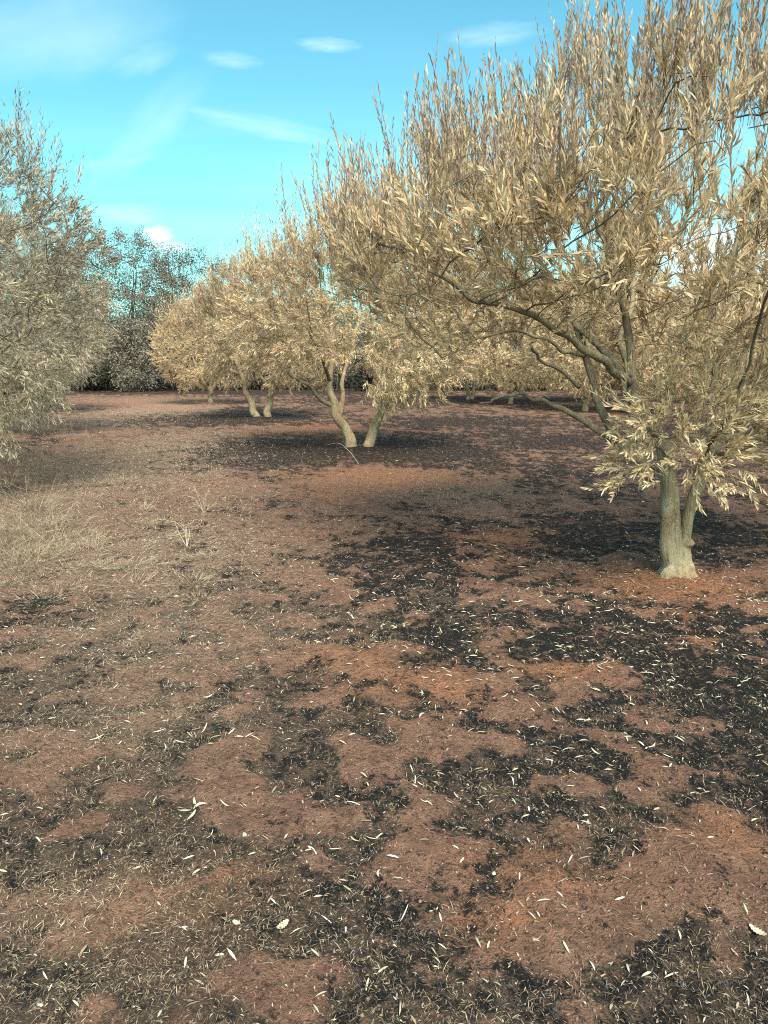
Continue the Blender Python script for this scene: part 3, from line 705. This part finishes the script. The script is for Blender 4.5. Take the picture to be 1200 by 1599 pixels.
# dark burnt wood behind
def wood_variant(seed, H, rad_, nst, K, leaf, mat, tone0, zlow, bark=M_OAKBARK, name='oak_tree', nattr=500):
    rg = np.random.default_rng(seed); root = empty(name, (0, 0, 0)); limbs = []; s = Soup()
    for k in range(nst):
        a = rg.uniform(0, 6.28); l = rg.uniform(.15, .5)*rad_; x, y = math.cos(a), math.sin(a)
        pl = [(x*.15*k, y*.15*k, -.15), (x*(.15*k+.08), y*(.15*k+.08), H*.12), (x*l*.45, y*l*.45, H*.33), (x*l*.8, y*l*.8, H*.55), (x*l, y*l, H*.8)]
        rd = [H*q for q in ((.022, .017, .013, .009, .003) if H < 6 else (.016, .011, .008, .005, .002))]
        p = catmull(pl, 6); jit = np.stack([vnoise(np.arange(len(p))*.3, np.full(len(p), j*5.0+k+seed), 1.0, 60+j)-.5 for j in range(3)], 1)
        p = p + jit*.05*H*np.clip(np.arange(len(p))/6, 0, 1)[:, None]
        tube(s, p, np.interp(np.linspace(0, 1, len(p)), np.linspace(0, 1, 5), rd), 8, .08, k); limbs.append((p[::2], rd, None))
    link('trunk', s.mesh('trunk', smooth=True), bark, root)
    c0 = np.array((0, 0, zlow+(H-zlow)*.5))
    a = ell_points(rg, nattr, c0, (rad_, rad_, (H-zlow)*.52), .5)
    pos, par, fx = grow(limbs, a, D=H*.045, di=H*.6, dk=H*.05, iters=45, rg=rg)
    nf = int((fx > 0).sum()); r, nch = pipe_radii(pos, par, fx, .0065)
    tag(link('twigs', twig_mesh('twigs', pos, par, r, nf, 3, .06), M_OAKBARK, root), kind='stuff')
    cand = np.where((r < .02) & (np.arange(len(pos)) >= nf))[0]
    ci = rg.choice(cand, K); cl = rg.normal(0, .16, (K, 3)) + pos[ci]
    d = norm(rg.normal(0, 1, (K, 3))); n = norm(rg.normal(0, 1, (K, 3)))
    tone = np.clip(tone0 + rg.normal(0, .2, K) + .3*(vnoise(cl[:, 0], cl[:, 2]+cl[:, 1], 1.0, seed)-.5), 0, 1)
    f = Soup(); leaf_quads(f, cl, d, n, rg.uniform(.7, 1.3, K)*leaf[0], rg.uniform(.7, 1.3, K)*leaf[1], tone)
    tag(link('foliage', f.mesh('foliage'), mat, root), kind='stuff')
    return root
oakA = wood_variant(3, 9.3, 3.3, 3, 21000, (.12, .055), M_OAK, .40, 2.6)
oakB = wood_variant(8, 8.2, 3.0, 2, 18000, (.12, .055), M_OAK, .35, 2.0)
scrA = wood_variant(14, 5.6, 2.6, 5, 12000, (.17, .05), M_SCRUB, .48, .2, name='scrub_tree')
scrB = wood_variant(19, 4.6, 2.4, 6, 10000, (.16, .048), M_SCRUB, .42, .1, name='scrub_tree')
birch = wood_variant(27, 5.2, 1.3, 1, 1500, (.14, .05), M_OAK, .5, 2.4, bark=M_PALEBARK, name='leaning_tree', nattr=160)
place(oakA, (-16.6, 49.0), .6, (1.1, 1.1, 1.08)); tag(oakA, 'tall dark oak with open crown below the small white cloud', 'tree', 'burnt trees of the wood')
place(oakB, (-12.2, 48.5), 2.1, 1.1); tag(oakB, 'dark oak rising just behind the round pale olive', 'tree', 'burnt trees of the wood')
for loc, rz, sc in (((-21.5, 51.0), 2.4, .9), ((-25.5, 54), 1.0, 1.0)):
    tag(copy_tree(oakB if rz > 2 else oakA, loc, rz, sc), 'dark oak partly behind the grey brown olive row', 'tree', 'oaks behind the grey olives')
place(birch, (-18.5, 44.0), .0); birch.rotation_euler = (0, .28, 0)
tag(birch, 'thin pale trunk leaning in front of the dark scrub', 'tree')
tag(copy_tree(birch, (-21.0, 44.5), 1.0, .8), 'short pale trunk at the end of the grey olive row', 'tree')
place(scrA, (-19.5, 47.5), 0); place(scrB, (-15.5, 47.0), 1.0)
wr = random.Random(4); spots = []
x = -38.0
while x < 44:
    spots.append((x, 50.0 + wr.uniform(-1.5, 3.5))); x += wr.uniform(1.6, 2.4)
SL = 'dark burnt scrub tree in the line of wood behind the olives'
for k, (x, y) in enumerate(spots):
    c = copy_tree(scrA if k % 2 else scrB, (x, y), wr.uniform(0, 6.28), wr.uniform(.8, 1.25))
    tag(c, SL, 'tree', 'scrub trees along the wood')
for x in range(-36, 48, 4):
    c = copy_tree(scrA if x % 2 else scrB, (x + wr.uniform(-1, 1), 58 + wr.uniform(0, 4)), wr.uniform(0, 6.28), wr.uniform(1.1, 1.6))
    tag(c, SL, 'tree', 'scrub trees along the wood')
for c in (scrA, scrB): tag(c, SL, 'tree', 'scrub trees along the wood')
# low black undergrowth at the foot of the wood
rg = np.random.default_rng(9)
K = 16000; ux = rg.uniform(-42, 46, K); uy = 47.5 + rg.random(K)**1.3*9 + .8*np.sin(ux*.6)
uh = (0.35 + .9*vnoise(ux, uy, 1.6, 5))*rg.random(K)
p = np.stack((ux, uy, relief(ux, uy) + uh), 1); d = norm(rg.normal(0, 1, (K, 3)) + np.array([0, 0, .5])); n = norm(rg.normal(0, 1, (K, 3)))
s = Soup(); leaf_quads(s, p, d, n, rg.uniform(.2, .5, K), rg.uniform(.06, .14, K), rg.uniform(0, .35, K))
M_UNDER = two_tone('burnt_undergrowth', (.012, .013, .013), (.045, .043, .036), (.08, .075, .06))
tag(link('undergrowth', s.mesh('undergrowth'), M_UNDER), 'low black burnt undergrowth along the foot of the wood', 'undergrowth', kind='stuff')

# ------------------------------------------------------------------ what lies on the ground
def ground_pts(rg, n, rmin, rmax, power=1.0, tmax=37):
    """points spread over the ground in front of the viewer, thinner with distance"""
    t = rg.random(n); r = np.exp(np.log(rmin) + t**power*(np.log(rmax)-np.log(rmin)))
    a = np.radians(rg.uniform(-tmax, tmax, n))
    return r*np.sin(a), r*np.cos(a)
def lying(rg, x, y, tilt):
    n = len(x); a = rg.uniform(0, 6.283, n)
    d = norm(np.stack((np.cos(a), np.sin(a), rg.normal(0, tilt, n)), 1))
    nn = norm(np.stack((rg.normal(0, .35, n), rg.normal(0, .35, n), np.ones(n)), 1))
    return d, nn
rg = np.random.default_rng(17)
# charred flakes on the black patches
x, y = ground_pts(rg, 150000, 1.3, 24, .9); cm = char_at(x, y); k = rg.random(len(x)) < np.clip(cm*1.3-.25, .06, 1)*(1-.75*mound(x, y))
x, y = x[k], y[k]; n = len(x); d, nn = lying(rg, x, y, .35); sc = .75+.25*np.hypot(x, y)/4
s = Soup(); leaf_quads(s, np.stack((x, y, relief(x, y)+.004), 1), d, nn, rg.uniform(.005, .024, n)*sc, rg.uniform(.0015, .0055, n)*sc, rg.random(n)**2.0, curl=.3)
tag(link('charred_flakes', s.mesh('charred_flakes'), M_FLAKE), 'black charred leaf flakes strewn over the burnt patches', 'char', kind='stuff')
# fine dead stubble
x, y = ground_pts(rg, 360000, 1.3, 28, .90); dn = .28 - .33*mound(x, y) + .30*duff_at(x, y) + .5*field(STRAW, x, y) + .9*field(STRAW, x, y) - .45*field(BARE, x, y) + .9*(fbm(x, y, .45, 31, 2)-.5) - .25*char_at(x, y)
k = rg.random(len(x)) < np.clip(dn, .03, 1); x, y = x[k], y[k]; n = len(x)
d, nn = lying(rg, x, y, .35); d[:, 2] = np.abs(d[:, 2]); d = norm(d); sc = .7+.16*np.hypot(x, y)
st_ = field(STRAW, x, y)
s = Soup(); leaf_quads(s, np.stack((x, y, relief(x, y)), 1), d, nn, rg.uniform(.008, .032, n)*np.minimum(sc, 2.6), rg.uniform(.0011, .0024, n)*sc, np.clip(rg.random(n)**1.7*(.78+.05*np.minimum(y, 4))+.28*st_-.05, 0, 1), curl=.25)
tag(link('dry_stubble', s.mesh('dry_stubble'), M_STRAW), 'fine dead grass stubble lying over the soil', 'grass', kind='stuff')
# broken bits of leaf and stalk
x, y = ground_pts(rg, 90000, 1.3, 24, .9); k = rg.random(len(x)) < (.75 - .55*mound(x, y) - .4*field(BARE, x, y)); x, y = x[k], y[k]; n = len(x)
d, nn = lying(rg, x, y, .3); sc = .75+.2*np.hypot(x, y)/4
s = Soup(); leaf_quads(s, np.stack((x, y, relief(x, y)+.004), 1), d, nn, rg.uniform(.006, .022, n)*sc, rg.uniform(.002, .006, n)*sc, rg.random(n)**1.6, curl=.3)
M_CHIP = two_tone('litter_bits', (.030, .026, .021), (.15, .118, .085), (.40, .35, .27), .85)
tag(link('litter_bits', s.mesh('litter_bits'), M_CHIP), 'broken bits of leaf and stalk strewn over the soil', 'litter', kind='stuff')
# soil crumbs
x, y = ground_pts(rg, 15000, 1.3, 12, .9); k = rg.random(len(x)) < 1.1-char_at(x, y)*1.3; x, y = x[k], y[k]; n = len(x); c = np.stack((x, y, relief(x, y)+.001), 1)
oc = np.array([[1, 0, 0], [0, 1, 0], [-1, 0, 0], [0, -1, 0], [0, 0, 1], [0, 0, -1]], float)
v = c[:, None] + oc[None]*rg.uniform(.6, 1.3, (n, 6, 1))*(rg.uniform(.002, .0075, (n, 1, 1))*(.8+.08*np.hypot(x, y)[:, None, None]))
o = np.arange(n)[:, None, None]*6; f = np.array([[0, 1, 4], [1, 2, 4], [2, 3, 4], [3, 0, 4], [1, 0, 5], [2, 1, 5], [3, 2, 5], [0, 3, 5]])
s = Soup(); s.add(v.reshape(-1, 3), [(o+f[None]).reshape(-1, 3)], rnd=np.repeat(rg.random(n), 6))
tag(link('soil_crumbs', s.mesh('soil_crumbs'), M_CLOD), 'small crumbs of red brown soil', 'soil', kind='stuff')

# fallen leaves: many too small to tell apart, the larger ones singly
def litter_density(x, y):
    a = np.exp(-(((x-1.5)/2.2)**2 + ((y-5.0)/1.9)**2))
    for tx, ty in ROW: a = a + .8*np.exp(-(((x-tx)/2.3)**2 + ((y-ty)/2.3)**2))
    a = a + 1.5*np.exp(-(((x-2.2)/.75)**2 + ((y-5.2)/.6)**2))
    return .20 + a + .3*np.clip(char_at(x, y)-.3, 0, 1)
x, y = ground_pts(rg, 19000, 1.5, 40, .75, 30); k = rg.random(len(x)) < litter_density(x, y)*np.where(y < 3.4, .28, .55); x, y = x[k], y[k]; n = len(x)
d, nn = lying(rg, x, y, .12); sc = 1+.02*np.hypot(x, y)
s = Soup(); leaf_quads(s, np.stack((x, y, relief(x, y)+.007), 1), d, nn, rg.uniform(.020, .046, n)*sc, rg.uniform(.0035, .007, n)*sc, rg.random(n)*.85, True, .2)
tag(link('leaf_litter', s.mesh('leaf_litter'), M_LITTER), 'small pale dry leaves strewn thinly over the ground', 'leaf litter', kind='stuff')

leafm = []
for k in range(8):
    s = Soup(); L = .048 + .006*(k % 4); W = .009 + .0016*(k % 3); cu = (.10, .22, -.12, .3, .05, .18, .35, -.2)[k]; sb = (.05, -.10, .14, 0, -.06, .18, -.16, .1)[k]
    m = 7; t = np.linspace(0, 1, m); w = W*.5*np.sin(np.pi*np.clip(t*.94+.04, 0, 1))**.7
    cx = (t-.5)*L; cy = sb*L*(4*t*(1-t)); cz = cu*L*(2*t-1)**2*.5 + .002
    v = np.vstack((np.stack((cx, cy-w, cz+w*.35), 1), np.stack((cx, cy, cz), 1), np.stack((cx, cy+w, cz+w*.35), 1)))
    i = np.arange(m-1); s.add(v, [np.stack((i, i+1, i+m+1, i+m), 1), np.stack((i+m, i+m+1, i+2*m+1, i+2*m), 1)], rnd=.35+.08*k)
    me = s.mesh('fallen_leaf', smooth=True); me.materials.append(M_LITTER); leafm.append(me)
x, y = ground_pts(rg, 6000, 1.65, 8.0, .62, 27)
k = (rg.random(len(x)) < litter_density(x, y)) & (np.abs(x/y) < .50); x, y = x[k][:285], y[k][:285]
cm = char_at(x, y); st_ = field(STRAW, x, y)
LL = {'c': ('pale narrow dry leaf fallen on black charred ground', 'leaves on the charred ground'),
      's': ('pale narrow dry leaf fallen among flattened straw', 'leaves among the straw'),
      'b': ('pale narrow dry leaf fallen on bare red brown soil', 'leaves on the red soil')}
for i in range(len(x)):
    o = bpy.data.objects.new('fallen_leaf', leafm[i % 8]); COL.objects.link(o)
    o.location = (x[i], y[i], float(relief(x[i:i+1], y[i:i+1])[0]) + .005)
    o.rotation_euler = (rg.normal(0, .18), rg.normal(0, .18), rg.uniform(0, 6.28)); q = rg.uniform(.65, 1.05)*(1+.06*max(0, y[i]-3)); o.scale = (q, q*rg.uniform(.38, .72), q)
    t = 'c' if cm[i] > .5 else ('s' if st_[i] > .35 else 'b')
    tag(o, LL[t][0], 'leaf', LL[t][1])

def ground_loc(px, py, dz=.006):
    g = ground_at(px, py)
    return Vector((g[0], g[1], float(relief(np.array([g[0]]), np.array([g[1]]))[0]) + dz))
# lobed oak leaves
def oak_leaf(px, py, L, rot, tone, label):
    m = 13; t = np.linspace(0, 1, m); w = L*.24*np.sin(np.pi*np.clip(t*.9+.08, 0, 1))**.6*(1+.22*np.where(np.arange(m) % 2, 1, -1)); w[0] = w[1]*.15; w[-1] *= .3
    cx = (t-.5)*L; cz = .14*L*(2*t-1)**2 + .002
    v = np.vstack((np.stack((cx, -w, cz+w*.25), 1), np.stack((cx, 0*w, cz), 1), np.stack((cx, w, cz+w*.25), 1))); i = np.arange(m-1)
    s = Soup(); s.add(v, [np.stack((i, i+1, i+m+1, i+m), 1), np.stack((i+m, i+m+1, i+2*m+1, i+2*m), 1)], rnd=tone)
    st = Soup(); tube(st, [(-L*.5, 0, .14*L+.002), (-L*.68, .01*L, .006), (-L*.85, 0, .003)], [.0012, .001, .0008], 5)
    root = empty('oak_leaf', ground_loc(px, py)); root.rotation_euler = (.05, -.05, rot)
    link('blade', s.mesh('blade', smooth=True), M_LITTER, root); link('stalk', st.mesh('stalk'), M_STRAW, root)
    tag(root, label, 'leaf')
oak_leaf(442, 1442, .044, .9, .42, 'pale green lobed oak leaf lying on brown soil')
oak_leaf(1182, 1462, .05, 2.2, .42, 'large pale lobed leaf lying by dry grass on dark soil')
oak_leaf(370, 1440, .030, -.6, .42, 'broad pale leaf with a narrow leaf beside it')
# sprig of white leaves
root = empty('leaf_sprig', ground_loc(303, 1272)); tag(root, 'dead sprig with four whitish pointed leaves on the soil', 'leaf')
for k, (ox, oy, a, L) in enumerate(((0, -.03, -1.9, .065), (-.03, -.008, 3.0, .05), (.02, .03, .7, .055), (-.008, .045, 1.9, .05))):
    o = bpy.data.objects.new('leaf', leafm[k]); COL.objects.link(o); o.parent = root; o.location = (ox, oy, .004); o.rotation_euler = (.1, .1, a); o.scale = (L/.055, L/.05*1.1, 1)
s = Soup(); tube(s, [(0, -.03, .004), (.004, .01, .009), (-.004, .06, .004)], [.0015, .0013, .001], 5); link('stem', s.mesh('stem'), M_STRAW, root)
# stones
M_STONE, nt, b, out = new_mat('pale_stone'); tcs = N(nt, 'ShaderNodeTexCoord'); a = noise(nt, tcs.outputs['Object'], 60, 5)
nt.links.new(mix_col(nt, a, (.24, .21, .17), (.48, .44, .38)), b.inputs['Base Color']); b.inputs['Roughness'].default_value = .9
def stone(px, py, r, label, seed):
    rs = np.random.default_rng(seed); bm_v = norm(rs.normal(0, 1, (40, 3)))[:16]*rs.uniform(.6, 1.1, (16, 1))*np.array([1.3, .9, .6])*r
    import bmesh
    bm = bmesh.new()
    for v in bm_v: bm.verts.new(v)
    bmesh.ops.convex_hull(bm, input=bm.verts)
    me = bpy.data.meshes.new('stone'); bm.to_mesh(me); bm.free()
    o = link('stone', me, M_STONE); o.location = ground_loc(px, py, r*.2); o.rotation_euler = (0, 0, seed); tag(o, label, 'stone')
stone(772, 1360, .008, 'small bright white stone chip on brown soil', 1)
stone(382, 1308, .010, 'knobbly cream pebble beside a black burnt hollow', 2)
stone(62, 1566, .009, 'smooth white pebble in dark litter beside green stubble', 3)
stone(276, 930, .018, 'pale grey stone on dark soil at the edge of the straw', 4)
stone(272, 1152, .008, 'small cream pebble among thin stubble', 5)

# dry weeds and straw tufts
def tuft_mesh(seed, n, h, spread, w, flat, tone=.58):
    rs = np.random.default_rng(seed); s = Soup(); a = rs.uniform(0, 6.283, n); b0 = rs.random(n)**.5*spread*.45
    P0 = np.stack((np.cos(a)*b0, np.sin(a)*b0, np.full(n, -.004)), 1)
    d = norm(np.stack((np.cos(a)*rs.uniform(.1, flat, n), np.sin(a)*rs.uniform(.1, flat, n), rs.uniform(.25, 1, n)), 1) + rs.normal(0, .2, (n, 3))*np.array([1, 1, .2])); d[:, 2] = np.abs(d[:, 2])
    leaf_quads(s, P0, d, norm(rs.normal(0, 1, (n, 3))), rs.uniform(.5, 1.2, n)*h, rs.uniform(.7, 1.3, n)*w, np.clip(rs.normal(tone, .25, n), 0, 1), True, .35)
    return s.mesh('tuft')
def weed(px, py, h, seed, label, tone=.6):
    rs = np.random.default_rng(seed); s = Soup()
    def br(p, d, L, r, lev):
        q = [p]; dd = d
        for k in range(4):
            dd = norm(dd + rs.normal(0, .16, 3) + np.array([0, 0, .05])); q.append(q[-1] + dd*L/4)
        tube(s, q, np.linspace(r, r*.55, 5), 4, closed=False)
        if lev:
            for k in range(rs.integers(3, 6)):
                j = rs.integers(1, 5); br(q[j], norm(dd + rs.normal(0, .6, 3)), L*rs.uniform(.35, .6), r*.6, lev-1)
    for k in range(5): br(np.zeros(3), norm(np.array([rs.normal(0, .5), rs.normal(0, .5), 1.0])), h*rs.uniform(.5, .8), .0035, 2)
    s.a = {'rnd': [np.full(s.n, tone)]}
    o = link('dry_weed', s.mesh('dry_weed'), M_STRAW); o.location = ground_loc(px, py, -.01); tag(o, label, 'weed')
weed(292, 850, .36, 1, 'branching dry weed standing alone on the straw strip', .85)
weed(318, 800, .30, 2, 'smaller branching dry weed beside the tallest dry weed', .8)
weed(120, 705, .55, 3, 'twiggy dry weed under the skirt of the grey olive', .6)
weed(40, 800, .55, 4, 'tangled dry weed among thick straw tufts', .55)
weed(60, 745, .6, 5, 'tall twiggy dry weed between grey olive and straw tufts', .5)
weed(70, 665, .7, 13, 'tallest dead weed with many thin stalks at the edge of the olive skirt', .8)
weed(-5, 770, .6, 14, 'pale dead weed leaning among the tall dry grass', .8)
weed(150, 700, .35, 15, 'short dead weed on the pale path next to the dark shade', .7)
weed(20, 720, .6, 6, 'tall pale twiggy weed close to the hanging skirt of the grey olive', .7)
weed(105, 690, .5, 7, 'thin grey weed between the olive skirt and the open path', .45)
weed(180, 760, .30, 8, 'low dry weed on the path among fine straw', .7)
weed(90, 830, .35, 9, 'bushy straw coloured weed beside flattened straw tufts', .75)
weed(15, 860, .45, 10, 'dark twiggy weed on the edge of the black patch below the straw', .35)
weed(225, 800, .22, 11, 'small pale weed halfway between two branching weeds and the straw', .8)
weed(150, 860, .25, 12, 'short pale weed at the lower edge of the straw strip', .75)
tm = []
for k in range(5):
    me = tuft_mesh(k, 110, .09+.02*k, .26, .0017, 2.2); me.materials.append(M_STRAW); tm.append(me)
rs = np.random.default_rng(3); cnt = 0
while cnt < 150:
    px, py = rs.uniform(-60, 340), rs.uniform(660, 940)
    g = ground_at(px, py)
    if rs.random() > float(field(STRAW, np.array([g[0]]), np.array([g[1]]))[0])*(1.1 if px < 150 else .35): continue
    o = bpy.data.objects.new('straw_tuft', tm[cnt % 5]); COL.objects.link(o); o.location = ground_loc(px, py, 0)
    q = rs.uniform(.6, 1.2); o.scale = (q*1.2, q*1.2, q*.7); o.rotation_euler = (0, 0, rs.uniform(0, 6.28))
    tag(o, 'tuft of flattened tan straw on the strip below the grey olive', 'grass tuft', 'straw tufts along the grey olives'); cnt += 1
gc = []
for k in range(4):
    me = tuft_mesh(60+k, 80, .30+.04*k, .34, .0020, 1.2, .45); me.materials.append(M_STRAW); gc.append(me)
for k in range(48):
    px, py = rs.uniform(-80, 110)*rs.uniform(.6, 1), rs.uniform(640, 900)
    if px > 150 - (py-640)*.1: continue
    o = bpy.data.objects.new('dry_grass_clump', gc[k % 4]); COL.objects.link(o); o.location = ground_loc(px, py, 0)
    q = rs.uniform(.6, 1.15); o.scale = (q*1.1, q*1.1, q); o.rotation_euler = (0, 0, rs.uniform(0, 6.28))
    tag(o, 'tall tangled clump of dry grass below the hanging grey olive', 'grass clump', 'tall dry grass below the grey olive')
# small tufts in the foreground
fm = []
for k in range(3):
    me = tuft_mesh(40+k, 20, .034, .05, .0017, 2.2); me.materials.append(M_STRAW); fm.append(me)
for k, (px, py) in enumerate(((220,1545),(150,1500),(60,1380),(120,1390),(330,1530),(345,1560),(460,1390),(690,1530),(960,1330),(1000,1440),(1090,1380),(1060,1520),(900,1540),(815,1480),(540,1500),(120,1240),(30,1240),(270,1120),(520,1110),(1120,1560),(980,1570),(40,1450))):
    o = bpy.data.objects.new('grass_tuft', fm[k % 3]); COL.objects.link(o); o.location = ground_loc(px, py, 0); o.rotation_euler = (0, 0, k*1.3); o.scale = (1+.1*(k % 4),)*3
    tag(o, 'small thin tuft of dead grass on brown soil', 'grass tuft', 'small tufts on the open soil')
# a fallen twig by the V stemmed tree
s = Soup(); g0 = ground_loc(508, 697); pts = [ground_loc(a, b_, c)-g0 for a, b_, c in ((508, 697, .02), (530, 702, .08), (548, 712, .06), (560, 724, .01))]
tube(s, catmull([tuple(p) for p in pts], 6), np.linspace(.006, .003, 19), 6); s.a = {'rnd': [np.full(s.n, .9)]}
o = link('fallen_twig', s.mesh('fallen_twig', smooth=True), M_STRAW); o.location = g0; tag(o, 'pale curved twig lying at the foot of the V stemmed olive', 'twig')
print('TRIS', sum(len(m.loops)-2*len(m.polygons) for m in bpy.data.meshes if m.users))
